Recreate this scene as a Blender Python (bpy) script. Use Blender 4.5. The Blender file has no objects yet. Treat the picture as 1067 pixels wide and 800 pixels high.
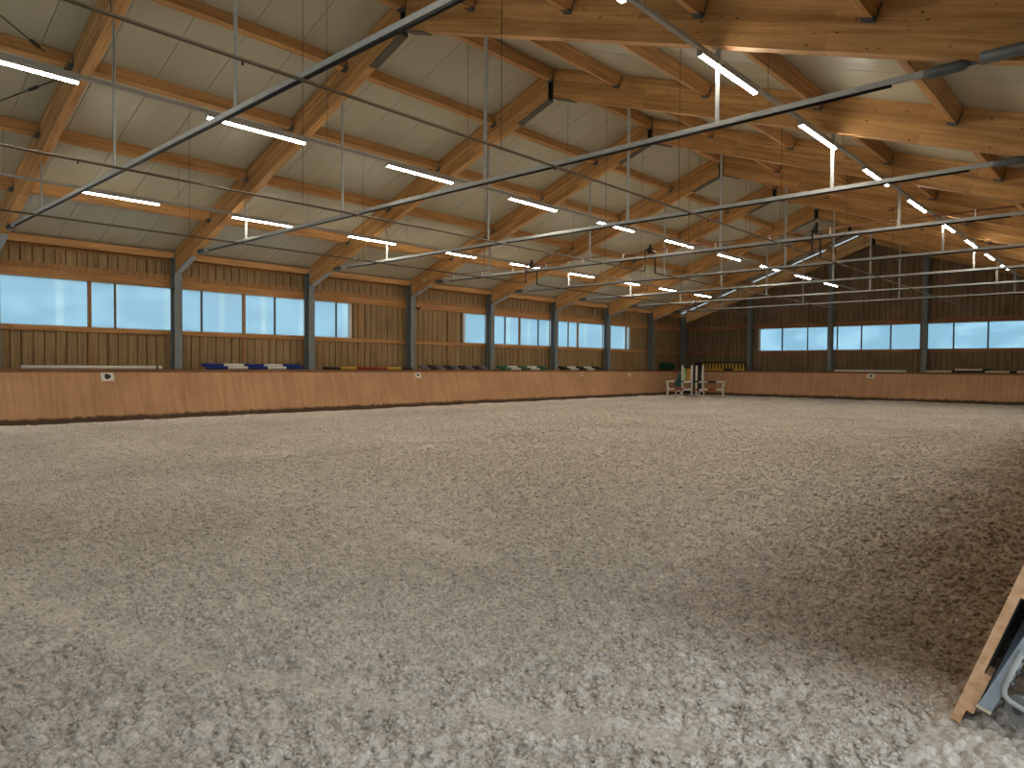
import bpy, math, random
import numpy as np
from mathutils import Vector, Matrix

random.seed(7)
rng = np.random.default_rng(11)
S = bpy.context.scene
COL = S.collection

# ------------------------------------------------------------------ helpers
def lin(r, g, b):
    f = lambda c: (c / 255) / 12.92 if c / 255 <= 0.04045 else ((c / 255 + 0.055) / 1.055) ** 2.4
    return (f(r), f(g), f(b), 1.0)

class MB:
    """collects shapes and links them as one mesh object"""
    def __init__(self):
        self.v = []; self.f = []; self.smooth = []
    def hexa(self, c):
        n = len(self.v); self.v += [tuple(p) for p in c]
        for q in ((0, 3, 2, 1), (4, 5, 6, 7), (0, 1, 5, 4), (1, 2, 6, 5), (2, 3, 7, 6), (3, 0, 4, 7)):
            self.f.append(tuple(n + i for i in q)); self.smooth.append(False)
        return self
    def box(self, x0, x1, y0, y1, z0, z1):
        return self.hexa([(x0, y0, z0), (x1, y0, z0), (x1, y1, z0), (x0, y1, z0),
                          (x0, y0, z1), (x1, y0, z1), (x1, y1, z1), (x0, y1, z1)])
    def bar(self, a, b, w, h, up=(0, 0, 1)):
        a = Vector(a); b = Vector(b); d = (b - a).normalized(); u = Vector(up)
        s = d.cross(u)
        if s.length < 1e-4: s = d.cross(Vector((0, 1, 0)))
        s.normalize(); u = s.cross(d).normalized()
        s = s * (w / 2); u = u * (h / 2)
        return self.hexa([a - s - u, a + s - u, b + s - u, b - s - u, a - s + u, a + s + u, b + s + u, b - s + u])
    def prism(self, pts, axis, t0, t1):
        """polygon pts (2D) swept along axis: 'y' pts are (x,z); 'x' pts are (y,z); 'z' pts are (x,y)"""
        n = len(self.v); k = len(pts)
        mk = {'y': lambda p, t: (p[0], t, p[1]), 'x': lambda p, t: (t, p[0], p[1]), 'z': lambda p, t: (p[0], p[1], t)}[axis]
        self.v += [mk(p, t0) for p in pts] + [mk(p, t1) for p in pts]
        self.f.append(tuple(range(n, n + k))[::-1]); self.smooth.append(False)
        self.f.append(tuple(range(n + k, n + 2 * k))); self.smooth.append(False)
        for i in range(k):
            j = (i + 1) % k
            self.f.append((n + i, n + j, n + k + j, n + k + i)); self.smooth.append(False)
        return self
    def tube(self, pts, r, n=10, cap=True, rad=None):
        pts = [Vector(p) for p in pts]; rings = []
        ref = None
        for i, p in enumerate(pts):
            d = (pts[min(i + 1, len(pts) - 1)] - pts[max(i - 1, 0)]).normalized()
            if ref is None:
                ref = Vector((0, 0, 1)) if abs(d.z) < .9 else Vector((1, 0, 0))
            s = d.cross(ref).normalized(); u = s.cross(d).normalized(); ref = u
            rr = rad[i] if rad else r
            b = len(self.v)
            for k in range(n):
                t = 2 * math.pi * k / n
                self.v.append(tuple(p + s * (rr * math.cos(t)) + u * (rr * math.sin(t))))
            rings.append(b)
        for a, b in zip(rings, rings[1:]):
            for k in range(n):
                k2 = (k + 1) % n
                self.f.append((a + k, a + k2, b + k2, b + k)); self.smooth.append(True)
        if cap:
            self.f.append(tuple(rings[0] + k for k in range(n))[::-1]); self.smooth.append(False)
            self.f.append(tuple(rings[-1] + k for k in range(n))); self.smooth.append(False)
        return self
    def build(self, name, mat, parent=None, mw=None):
        me = bpy.data.meshes.new(name)
        vs = self.v
        if mw is not None:
            inv = mw.inverted(); vs = [tuple(inv @ Vector(p)) for p in vs]
        me.from_pydata(vs, [], self.f)
        me.polygons.foreach_set('use_smooth', self.smooth)
        me.materials.append(mat); me.update()
        import bmesh
        bm = bmesh.new(); bm.from_mesh(me); bmesh.ops.recalc_face_normals(bm, faces=bm.faces); bm.to_mesh(me); bm.free()
        o = bpy.data.objects.new(name, me); COL.objects.link(o)
        if mw is not None: o.matrix_world = mw
        if parent is not None:
            o.parent = parent
            if mw is not None: o.matrix_parent_inverse = parent.matrix_world.inverted()
        return o

def tag(o, label=None, cat=None, group=None, kind=None):
    if label: o['label'] = label
    if cat: o['category'] = cat
    if group: o['group'] = group
    if kind: o['kind'] = kind
    return o

def empty(name, loc, label=None, cat=None, group=None, kind=None, rz=0):
    o = bpy.data.objects.new(name, None); COL.objects.link(o)
    o.location = loc; o.rotation_euler = (0, 0, rz); o.empty_display_size = .2
    o.matrix_world = Matrix.Translation(loc) @ Matrix.Rotation(rz, 4, 'Z')
    return tag(o, label, cat, group, kind)

def part(mb, name, mat, root):
    """mesh given in world coordinates, parented under root with its own local coordinates"""
    mw = root.matrix_world.copy()
    me_o = mb.build(name, mat, None, mw)
    me_o.parent = root
    me_o.matrix_parent_inverse = Matrix.Identity(4)
    me_o.matrix_basis = Matrix.Identity(4)
    return me_o

def sub(mb, name, mat, root, p):
    o = part(mb, name, mat, root)
    o.parent = p; o.matrix_parent_inverse = p.matrix_basis.inverted()
    return o

def copy_tree(o, parent=None):
    c = o.copy(); COL.objects.link(c)
    if parent is not None:
        c.parent = parent; c.matrix_parent_inverse = o.matrix_parent_inverse.copy()
    for ch in [x for x in o.children]:
        copy_tree(ch, c)
    return c

ORD = ['first', 'second', 'third', 'fourth', 'fifth', 'sixth', 'seventh', 'eighth', 'ninth', 'tenth', 'eleventh', 'twelfth']

# ------------------------------------------------------------------ materials
def nt(name):
    m = bpy.data.materials.new(name); m.use_nodes = True
    t = m.node_tree; t.nodes.clear()
    out = t.nodes.new('ShaderNodeOutputMaterial')
    p = t.nodes.new('ShaderNodeBsdfPrincipled'); t.links.new(p.outputs[0], out.inputs[0])
    return m, t, p, out

def node(t, typ, **kw):
    n = t.nodes.new(typ)
    for k, v in kw.items():
        if k in n.inputs: n.inputs[k].default_value = v
        else: setattr(n, k, v)
    return n

def coords(t, scale=(1, 1, 1), which='Object', rand=False):
    tc = t.nodes.new('ShaderNodeTexCoord'); mp = t.nodes.new('ShaderNodeMapping')
    mp.inputs['Scale'].default_value = scale
    t.links.new(tc.outputs[which], mp.inputs['Vector'])
    if rand:
        oi = t.nodes.new('ShaderNodeObjectInfo'); mul = t.nodes.new('ShaderNodeVectorMath'); mul.operation = 'SCALE'
        cb = t.nodes.new('ShaderNodeCombineXYZ')
        for i in range(3): t.links.new(oi.outputs['Random'], cb.inputs[i])
        t.links.new(cb.outputs[0], mul.inputs[0]); mul.inputs['Scale'].default_value = 37.0
        t.links.new(mul.outputs[0], mp.inputs['Location'])
    return mp.outputs[0]

def ramp(t, src, stops):
    r = t.nodes.new('ShaderNodeValToRGB')
    while len(r.color_ramp.elements) < len(stops): r.color_ramp.elements.new(.5)
    for e, (p, c) in zip(r.color_ramp.elements, stops):
        e.position = p; e.color = c if len(c) == 4 else (*c, 1)
    t.links.new(src, r.inputs[0]); return r.outputs[0]

def mix(t, fac, a, b, mode='MIX'):
    m = t.nodes.new('ShaderNodeMix'); m.data_type = 'RGBA'; m.blend_type = mode
    if isinstance(fac, float): m.inputs[0].default_value = fac
    else: t.links.new(fac, m.inputs[0])
    for i, s in ((6, a), (7, b)):
        if isinstance(s, tuple): m.inputs[i].default_value = s
        else: t.links.new(s, m.inputs[i])
    return m.outputs[2]

def bump(t, p, h, strength=.3, dist=.01):
    b = t.nodes.new('ShaderNodeBump'); b.inputs['Strength'].default_value = strength; b.inputs['Distance'].default_value = dist
    t.links.new(h, b.inputs['Height']); t.links.new(b.outputs[0], p.inputs['Normal'])

def noise(t, vec, scale, detail=4, rough=.55):
    n = t.nodes.new('ShaderNodeTexNoise'); n.inputs['Scale'].default_value = scale
    n.inputs['Detail'].default_value = detail; n.inputs['Roughness'].default_value = rough
    t.links.new(vec, n.inputs['Vector']); return n.outputs[0]

def wood(name, dark, mid, light, axis, knots=True, lam=None, rough=.6, streak=18, spec=.3):
    """grain running along the local axis"""
    m, t, p, out = nt(name)
    st = [streak] * 3; st[axis] = streak * .045
    g = noise(t, coords(t, tuple(st), rand=True), 1.0, 5, .6)
    col = ramp(t, g, [(.25, dark), (.5, mid), (.78, light)])
    big = noise(t, coords(t, (.7, .7, .7), rand=True), 1.0, 2)
    col = mix(t, .35, col, ramp(t, big, [(.3, (.62, .58, .55, 1)), (.7, (1.25, 1.2, 1.15, 1))]), 'MULTIPLY')
    if lam:
        # glued lamellae: each layer a slightly different tone with a thin seam
        tc = coords(t, (1, 1, 1)); sx = t.nodes.new('ShaderNodeSeparateXYZ'); t.links.new(tc, sx.inputs[0])
        mlt = node(t, 'ShaderNodeMath', operation='MULTIPLY'); t.links.new(sx.outputs[2], mlt.inputs[0]); mlt.inputs[1].default_value = 1 / lam
        fl = node(t, 'ShaderNodeMath', operation='FLOOR'); t.links.new(mlt.outputs[0], fl.inputs[0])
        sg = node(t, 'ShaderNodeMath', operation='MULTIPLY'); t.links.new(sx.outputs[0], sg.inputs[0]); sg.inputs[1].default_value = .35
        sf = node(t, 'ShaderNodeMath', operation='ADD'); t.links.new(sg.outputs[0], sf.inputs[0]); t.links.new(fl.outputs[0], sf.inputs[1])
        f2 = node(t, 'ShaderNodeMath', operation='FLOOR'); t.links.new(sf.outputs[0], f2.inputs[0])
        cb = t.nodes.new('ShaderNodeCombineXYZ'); t.links.new(fl.outputs[0], cb.inputs[0]); t.links.new(f2.outputs[0], cb.inputs[1])
        wn = t.nodes.new('ShaderNodeTexWhiteNoise'); t.links.new(cb.outputs[0], wn.inputs['Vector'])
        col = mix(t, 1.0, col, ramp(t, wn.outputs[0], [(0, (.80, .77, .74, 1)), (1, (1.15, 1.15, 1.13, 1))]), 'MULTIPLY')
    if knots:
        kv = [9.0] * 3; kv[axis] = 4.5
        vo = t.nodes.new('ShaderNodeTexVoronoi'); vo.inputs['Scale'].default_value = 1.0
        t.links.new(coords(t, tuple(kv), rand=True), vo.inputs['Vector'])
        kn = ramp(t, vo.outputs['Distance'], [(.06, (1, 1, 1, 1)), (.14, (0, 0, 0, 1))])
        vc = ramp(t, vo.outputs['Color'], [(.2, (0, 0, 0, 1)), (.26, (1, 1, 1, 1))])
        kf = mix(t, 1.0, kn, vc, 'MULTIPLY')
        col = mix(t, kf, col, (dark[0] * .35, dark[1] * .28, dark[2] * .25, 1))
    t.links.new(col, p.inputs['Base Color'])
    p.inputs['Roughness'].default_value = rough; p.inputs['Specular IOR Level'].default_value = spec
    bump(t, p, g, .25, .003)
    return m

def plain(name, col, rough=.5, metal=0.0, var=.15, scale=6, spec=.4, bmp=0):
    m, t, p, out = nt(name)
    n = noise(t, coords(t, (1, 1, 1), rand=True), scale, 4)
    c = mix(t, 1.0, col, ramp(t, n, [(.25, (1 - var,) * 3 + (1,)), (.75, (1 + var,) * 3 + (1,))]), 'MULTIPLY')
    t.links.new(c, p.inputs['Base Color'])
    p.inputs['Roughness'].default_value = rough; p.inputs['Metallic'].default_value = metal
    p.inputs['Specular IOR Level'].default_value = spec
    if bmp: bump(t, p, n, bmp, .01)
    return m

M = {}
M['glulam'] = wood('glulam spruce', lin(158, 116, 70), lin(200, 154, 98), lin(218, 178, 124), 0, True, .08)
M['purlin'] = wood('sawn spruce along', lin(152, 110, 66), lin(190, 144, 92), lin(210, 168, 116), 1, True, None)
M['rail'] = wood('sawn spruce rail', lin(142, 100, 58), lin(178, 130, 80), lin(196, 150, 100), 1, True, None)
M['railx'] = wood('sawn spruce cross rail', lin(114, 78, 52), lin(150, 106, 74), lin(172, 128, 92), 0, True, None)
M['stud'] = wood('sawn spruce stud', lin(124, 90, 54), lin(160, 120, 76), lin(180, 140, 94), 2, True, None)
M['board'] = wood('weathered cladding board', lin(112, 90, 62), lin(150, 124, 88), lin(172, 148, 110), 2, False, None, .75)
M['backing'] = wood('dark backing board', lin(80, 64, 46), lin(98, 80, 58), lin(112, 94, 70), 2, False, None, .8)
M['gable'] = wood('gable cladding board', lin(96, 78, 60), lin(132, 110, 86), lin(152, 130, 104), 2, False, None, .75)

def kick_mat(ax):
    A = lambda u, w: (u, 0.001, w) if ax == 0 else (0.001, u, w)
    m, t, p, out = nt('kickboard plywood')
    v = coords(t, (1, 1, 1), 'Generated')
    vo = coords(t, A(9, .6))
    g = noise(t, vo, 1.0, 6, .65)
    col = ramp(t, g, [(.25, lin(166, 126, 92)), (.5, lin(194, 150, 112)), (.8, lin(208, 168, 130))])
    big = noise(t, coords(t, A(.5, .9)), 1.0, 3)
    col = mix(t, .5, col, ramp(t, big, [(.3, (.72, .68, .64, 1)), (.7, (1.2, 1.18, 1.15, 1))]), 'MULTIPLY')
    # hoof scuffs: thin dark scratches
    sc = noise(t, coords(t, A(22, 3.0)), 1.0, 2, .5)
    col = mix(t, ramp(t, sc, [(.74, (0, 0, 0, 1)), (.80, (.3, .3, .3, 1))]), col, lin(96, 62, 40))
    # wet splash band at the foot with a ragged top
    sx = t.nodes.new('ShaderNodeSeparateXYZ'); t.links.new(coords(t), sx.inputs[0])
    rg = noise(t, coords(t, (5, 5, 5)), 1.0, 5, .7)
    ad = node(t, 'ShaderNodeMath', operation='MULTIPLY_ADD'); t.links.new(rg, ad.inputs[0]); ad.inputs[1].default_value = -.22
    t.links.new(sx.outputs[2], ad.inputs[2])
    col = mix(t, ramp(t, ad.outputs[0], [(.03, (.92, .92, .92, 1)), (.10, (0, 0, 0, 1))]), col, lin(58, 42, 28))
    t.links.new(col, p.inputs['Base Color']); p.inputs['Roughness'].default_value = .6; p.inputs['Specular IOR Level'].default_value = .25
    return m
M['kick'] = kick_mat(1); M['kickx'] = kick_mat(0)
M['kickcap'] = wood('kickboard cap rail', lin(96, 64, 42), lin(132, 92, 62), lin(150, 108, 76), 1, False, None)
M['kickcapx'] = wood('kickboard cap rail across', lin(96, 64, 42), lin(132, 92, 62), lin(150, 108, 76), 0, False, None)
M['galv'] = plain('galvanised steel', lin(172, 174, 172), .5, .1, .14, 9)
M['strap'] = plain('strap steel', lin(96, 90, 80), .55, .1, .15, 9)
M['galvdark'] = plain('weathered galvanised steel', lin(96, 102, 104), .5, .4, .2, 9)
M['steeldark'] = plain('dark steel plate', lin(58, 60, 58), .5, .4, .2, 8)
M['galvcol'] = plain('column steel', lin(116, 123, 124), .5, .1, .14, 9)
M['galvblue'] = plain('fresh galvanised tube', lin(158, 170, 182), .4, .3, .12, 14)
M['pipe'] = plain('brown plastic pipe', lin(92, 76, 60), .5, 0, .15, 5)
M['black'] = plain('black plastic', lin(22, 21, 20), .45, 0, .2, 8)
M['copper'] = plain('copper feed pipe', lin(158, 112, 90), .45, .4, .15, 6)
M['alu'] = plain('lamp rail aluminium', lin(168, 166, 160), .45, .2, .06, 5)
M['white'] = plain('white paint', lin(222, 218, 208), .5, 0, .06, 12)
M['cream'] = plain('cream paint', lin(206, 192, 160), .5, 0, .08, 12)
M['blue'] = plain('blue paint', lin(20, 44, 122), .45, 0, .12, 9)
M['green'] = plain('green paint', lin(22, 88, 62), .45, 0, .15, 9)
M['teal'] = plain('teal paint', lin(18, 84, 78), .5, 0, .12, 9)
M['darkgreen'] = plain('dark green plastic', lin(18, 74, 44), .5, 0, .15, 9)
M['palegreen'] = plain('pale green paint', lin(150, 190, 130), .5, 0, .1, 9)
M['red'] = plain('red paint', lin(150, 42, 30), .5, 0, .15, 9)
M['yellow'] = plain('yellow paint', lin(206, 168, 60), .5, 0, .12, 9)
M['ochre'] = plain('ochre paint', lin(176, 126, 46), .5, 0, .12, 9)
M['blackpaint'] = plain('black paint', lin(34, 29, 28), .5, 0, .2, 9)
M['greypole'] = plain('grey worn paint', lin(112, 108, 112), .6, 0, .5, 26)
M['gatewood'] = wood('fresh larch plank', lin(186, 138, 96), lin(224, 178, 138), lin(238, 200, 164), 1, False, None, .55, 24)
M['frame'] = plain('white window frame', lin(206, 204, 200), .5, 0, .05, 8)
M['mull'] = plain('mullion wood', lin(92, 74, 58), .6, 0, .1, 8)
M['tyre'] = plain('grey rubber wheel', lin(150, 150, 146), .6, 0, .1, 9)
M['gravel'] = plain('yard gravel', lin(196, 193, 186), .9, 0, .15, 9, .1)  # tone raised so the yard bounces daylight up to the rafters
M['facade'] = plain('outer sheet', lin(120, 116, 108), .7, 0, .1, 3)

def roof_mat():
    m, t, p, out = nt('roof sandwich panel')
    n = noise(t, coords(t, (.6, .6, .6)), 1.0, 3)
    c = mix(t, 1.0, lin(180, 177, 158), ramp(t, n, [(.3, (.93, .93, .93, 1)), (.7, (1.05, 1.05, 1.05, 1))]), 'MULTIPLY')
    t.links.new(c, p.inputs['Base Color']); p.inputs['Roughness'].default_value = .34; p.inputs['Specular IOR Level'].default_value = .5
    w = t.nodes.new('ShaderNodeTexWave'); w.wave_type = 'BANDS'; w.bands_direction = 'Y'
    w.inputs['Scale'].default_value = 3.2; w.inputs['Distortion'].default_value = 0
    t.links.new(coords(t), w.inputs['Vector']); bump(t, p, w.outputs[1], .35, .006)
    return m
M['roof'] = roof_mat()

def pane_mat(name, tint, bands=None, milky=.22):
    m, t, p, out = nt(name); t.nodes.remove(p)
    tr = t.nodes.new('ShaderNodeBsdfTransparent'); tl = t.nodes.new('ShaderNodeBsdfTranslucent'); gl = t.nodes.new('ShaderNodeBsdfGlossy')
    gl.inputs['Roughness'].default_value = .25; gl.inputs['Color'].default_value = (.8, .8, .8, 1)
    tl.inputs['Color'].default_value = (.75, .82, .86, 1)
    col = tint
    if bands:
        w = t.nodes.new('ShaderNodeTexWave'); w.bands_direction = bands; w.wave_profile = 'SIN'
        w.inputs['Scale'].default_value = .22; w.inputs['Distortion'].default_value = .1; w.inputs['Detail'].default_value = 1
        t.links.new(coords(t), w.inputs['Vector'])
        hot = (min(1, tint[0] * 1.35), min(1, tint[1] * 1.15), min(1, tint[2] * 1.05), 1)
        r = ramp(t, w.outputs[1], [(.0, tint), (.93, tint), (.985, hot)])
        t.links.new(r, tr.inputs['Color'])
    else:
        tr.inputs['Color'].default_value = tint
    a = t.nodes.new('ShaderNodeMixShader'); a.inputs[0].default_value = milky
    t.links.new(tr.outputs[0], a.inputs[1]); t.links.new(tl.outputs[0], a.inputs[2])
    b = t.nodes.new('ShaderNodeMixShader'); b.inputs[0].default_value = .04
    t.links.new(a.outputs[0], b.inputs[1]); t.links.new(gl.outputs[0], b.inputs[2])
    t.links.new(b.outputs[0], out.inputs[0])
    return m
M['pane'] = pane_mat('translucent side glazing', (.34, .53, .63, 1), 'Y', .42)
M['panex'] = pane_mat('translucent gable glazing', (.41, .575, .655, 1))
M['milky'] = pane_mat('milky unseen glazing', (.85, .85, .84, 1), None, .6)
M['rooflight'] = pane_mat('rooflight glazing', (.85, .85, .84, 1), None, .92)

def lamp_mat(strength):
    m, t, p, out = nt('led diffuser'); t.nodes.remove(p)
    e = t.nodes.new('ShaderNodeEmission'); e.inputs[0].default_value = (1.0, .915, .765, 1); e.inputs[1].default_value = strength
    t.links.new(e.outputs[0], out.inputs[0]); return m
LED = 97.0
M['led'] = lamp_mat(LED)

def sand_mat():
    m, t, p, out = nt('arena sand with fibre')
    v = coords(t)
    a = noise(t, v, 38, 6, .7)
    b = noise(t, v, 5, 4, .6)
    c = noise(t, v, .35, 3, .5)
    col = ramp(t, a, [(.30, lin(160, 149, 139)), (.5, lin(216, 206, 196)), (.70, lin(236, 230, 222))])
    col = mix(t, .6, col, ramp(t, b, [(.3, (.78, .76, .73, 1)), (.7, (1.16, 1.16, 1.15, 1))]), 'MULTIPLY')
    col = mix(t, .6, col, ramp(t, c, [(.35, (.86, .84, .81, 1)), (.65, (1.1, 1.1, 1.1, 1))]), 'MULTIPLY')
    # darker brown sand in an uneven strip along the gate side, pale dry track along the long wall
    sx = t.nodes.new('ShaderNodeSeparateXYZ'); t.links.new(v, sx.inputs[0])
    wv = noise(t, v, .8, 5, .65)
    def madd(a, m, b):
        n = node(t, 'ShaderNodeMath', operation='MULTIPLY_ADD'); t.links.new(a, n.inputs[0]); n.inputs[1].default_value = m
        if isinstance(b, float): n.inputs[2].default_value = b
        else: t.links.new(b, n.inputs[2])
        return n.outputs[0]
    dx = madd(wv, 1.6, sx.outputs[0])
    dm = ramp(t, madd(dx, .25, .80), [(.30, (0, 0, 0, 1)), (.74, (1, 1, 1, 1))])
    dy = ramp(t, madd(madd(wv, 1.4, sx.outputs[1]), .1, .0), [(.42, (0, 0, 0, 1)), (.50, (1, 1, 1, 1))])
    brown_strip = mix(t, 1.0, dm, dy, 'MULTIPLY')
    col = mix(t, brown_strip, col, mix(t, 1.0, col, (.50, .42, .34, 1), 'MULTIPLY'))
    dry = ramp(t, madd(madd(wv, 1.2, sx.outputs[0]), -.2, -3.5), [(.12, (0, 0, 0, 1)), (.55, (1, 1, 1, 1))])
    col = mix(t, dry, col, mix(t, 1.0, col, (1.40, 1.42, 1.46, 1), 'MULTIPLY'))
    sp = t.nodes.new('ShaderNodeTexVoronoi'); sp.inputs['Scale'].default_value = 55; t.links.new(v, sp.inputs['Vector'])
    s1 = ramp(t, sp.outputs['Distance'], [(.12, (1, 1, 1, 1)), (.25, (0, 0, 0, 1))])
    s2 = ramp(t, sp.outputs['Color'], [(.80, (0, 0, 0, 1)), (.85, (.75, .75, .75, 1))])
    col = mix(t, mix(t, 1.0, s1, s2, 'MULTIPLY'), col, lin(236, 233, 228))
    t.links.new(col, p.inputs['Base Color']); p.inputs['Roughness'].default_value = .95; p.inputs['Specular IOR Level'].default_value = .1
    h1 = noise(t, v, 26, 5, .7); h2 = noise(t, v, 11, 4, .6)
    ad = node(t, 'ShaderNodeMath', operation='MULTIPLY_ADD'); t.links.new(h2, ad.inputs[0]); ad.inputs[1].default_value = 1.6; t.links.new(h1, ad.inputs[2])
    bump(t, p, ad.outputs[0], .55, .02)
    return m
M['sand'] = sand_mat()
M['fleece'] = plain('white fleece scraps', lin(214, 212, 206), .8, 0, .2, 30, .2)
M['clod'] = plain('sand clod', lin(200, 188, 174), .95, 0, .25, 30, .1, .5)

# ------------------------------------------------------------------ dimensions
BAY = 4.55
FY = lambda k: 8.834 + BAY * k
XR = -10.95                     # ridge
XL, XRW = -22.2, .3             # inner faces of the long walls
YE, YN = 40.35, -5.0            # inner faces of the gables
SL = .353
roofz = lambda x: 8.87 - SL * abs(x - XR)
SA = math.atan(SL)
HK = 1.461
XK, XKR = -21.17, -.65          # foot lines of the kickboards
YK, YKN = 38.55, -3.7
LEAN = .33                      # x per z

# ------------------------------------------------------------------ floor (sand)
def lattice_noise(x, y, seed):
    xi = np.floor(x).astype(np.int64); yi = np.floor(y).astype(np.int64); fx = x - xi; fy = y - yi
    def h(a, b):
        n = (a * 374761393 + b * 668265263 + seed * 982451653) & 0xffffffff
        n = ((n ^ (n >> 13)) * 1274126177) & 0xffffffff
        n = (n ^ (n >> 16)) & 0xffffffff
        return n / 2147483648.0 - 1
    u = fx * fx * (3 - 2 * fx); w = fy * fy * (3 - 2 * fy)
    return (h(xi, yi) * (1 - u) + h(xi + 1, yi) * u) * (1 - w) + (h(xi, yi + 1) * (1 - u) + h(xi + 1, yi + 1) * u) * w

DRAGS = [((-6.3, 1.15), (-3.7, 1.62), .13), ((-3.4, 1.75), (-2.5, 2.1), .10), ((-2.2, 2.35), (-1.45, 2.72), .11), ((-5.1, 4.25), (-4.1, 4.15), .16)]
def sand_height(x, y, cell):
    h = np.zeros_like(x)
    # ragged clods at several sizes; finer ones only where the mesh can carry them
    wx = x + .05 * lattice_noise(x * 3, y * 3, 91); wy = y + .05 * lattice_noise(x * 3, y * 3, 92)
    for wl, amp, sd in ((.045, .020, 1), (.09, .034, 2), (.17, .030, 3), (.4, .013, 4), (1.3, .016, 5)):
        ns = []
        for ang, s2 in ((.4, 0), (1.35, 50)):
            ca, sa = math.cos(ang), math.sin(ang)
            n = lattice_noise((wx * ca + wy * sa) / wl, (-wx * sa + wy * ca) / wl, sd + s2)
            ns.append(np.sqrt(np.abs(n)) if wl < .2 else n)
        n = 1.3 * np.minimum(ns[0], ns[1]) - .55 if wl < .2 else .7 * (ns[0] + ns[1])
        h += amp * n * np.clip((wl / cell - 1.2) / 1.0, 0, 1)
    # harrow furrows curving gently along the hall
    ph = (x * .87 + y * .5 + .5 * np.sin(y * .16) + .04 * lattice_noise(x * 2, y * 2, 7)) / .10
    h += .011 * np.sin(ph * 2 * np.pi) * np.clip(lattice_noise(x * .6, y * .6, 8) + .35, 0, 1) * np.clip((.10 / cell - 1.5) / 2, 0, 1)
    # hoof tracks: smeared flat streaks
    st = lattice_noise((x * .8 + y * .6) * .55, (-x * .6 + y * .8) * 1.6, 21)
    f = np.clip((st - .62) * 6, 0, 1) * np.clip((lattice_noise(x * 2.2, y * 2.2, 22) + .2) * 3, 0, 1)
    h = h * (1 - .75 * f) - .012 * f
    # a smeared drag mark across the raked sand
    for (ax, ay), (bx, by), wd in DRAGS:
        L2 = (bx - ax) ** 2 + (by - ay) ** 2
        tt = np.clip(((x - ax) * (bx - ax) + (y - ay) * (by - ay)) / L2, 0, 1)
        d = np.hypot(x - ax - tt * (bx - ax), y - ay - tt * (by - ay)) + .06 * lattice_noise(x * 4, y * 4, 61)
        f = np.exp(-np.clip(d / wd, 0, 9) ** 4) * (.75 + .25 * lattice_noise(x * 1.7, y * 1.7, 62))
        h = h * (1 - .8 * f) - .012 * f
    return h

def axis_steps(a, b, c, fine, rate):
    out = [c]
    p = c
    while p < b:
        p += max(fine, rate * abs(p - c)); out.append(min(p, b))
    p = c; neg = []
    while p > a:
        p -= max(fine, rate * abs(p - c)); neg.append(max(p, a))
    return np.array(neg[::-1] + out)

def build_floor():
    xs = axis_steps(-23.2, 3.0, -1.2, .0105, .0052)
    ys = axis_steps(-6.0, 41.2, 2.2, .0105, .0052)
    X, Y = np.meshgrid(xs, ys)
    cx = np.gradient(xs)[None, :]; cy = np.gradient(ys)[:, None]
    cell = np.maximum(np.broadcast_to(cx, X.shape), np.broadcast_to(cy, X.shape))
    Z = sand_height(X, Y, cell)
    # sand banked a little against the kickboards
    inside = np.minimum(np.minimum(X - XK, XKR - X), YK - Y)
    Z = Z + .05 * np.exp(-np.clip(inside, 0, None) / .5) * (.6 + .4 * lattice_noise(X * 1.3, Y * 1.3, 31)) * (inside < 6) * (X < -2)
    Z = np.where((X > XKR + .2) & (Y > 3.9), Z - .03, Z)
    global GRID
    GRID = (xs, ys, Z)
    nx, ny = len(xs), len(ys)
    V = np.stack([X, Y, Z], -1).reshape(-1, 3)
    i = np.arange(nx - 1)[None, :] + nx * np.arange(ny - 1)[:, None]
    F = np.stack([i, i + 1, i + nx + 1, i + nx], -1).reshape(-1, 4)
    me = bpy.data.meshes.new('floor')
    me.vertices.add(len(V)); me.vertices.foreach_set('co', V.astype(np.float32).ravel())
    me.loops.add(F.size); me.loops.foreach_set('vertex_index', F.astype(np.int32).ravel())
    me.polygons.add(len(F)); me.polygons.foreach_set('loop_start', np.arange(0, F.size, 4, dtype=np.int32))
    me.polygons.foreach_set('use_smooth', np.ones(len(F), dtype=bool))
    me.update(calc_edges=True); me.validate()
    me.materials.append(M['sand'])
    o = bpy.data.objects.new('floor', me); COL.objects.link(o)
    tag(o, 'raked grey brown arena sand mixed with fibre', 'floor', kind='structure')
build_floor()
g = MB().box(-60, 60, -40, 90, -.5, -.12).build('exterior_ground', M['gravel']); tag(g, 'gravel yard around the hall', 'ground', kind='structure')

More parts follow.
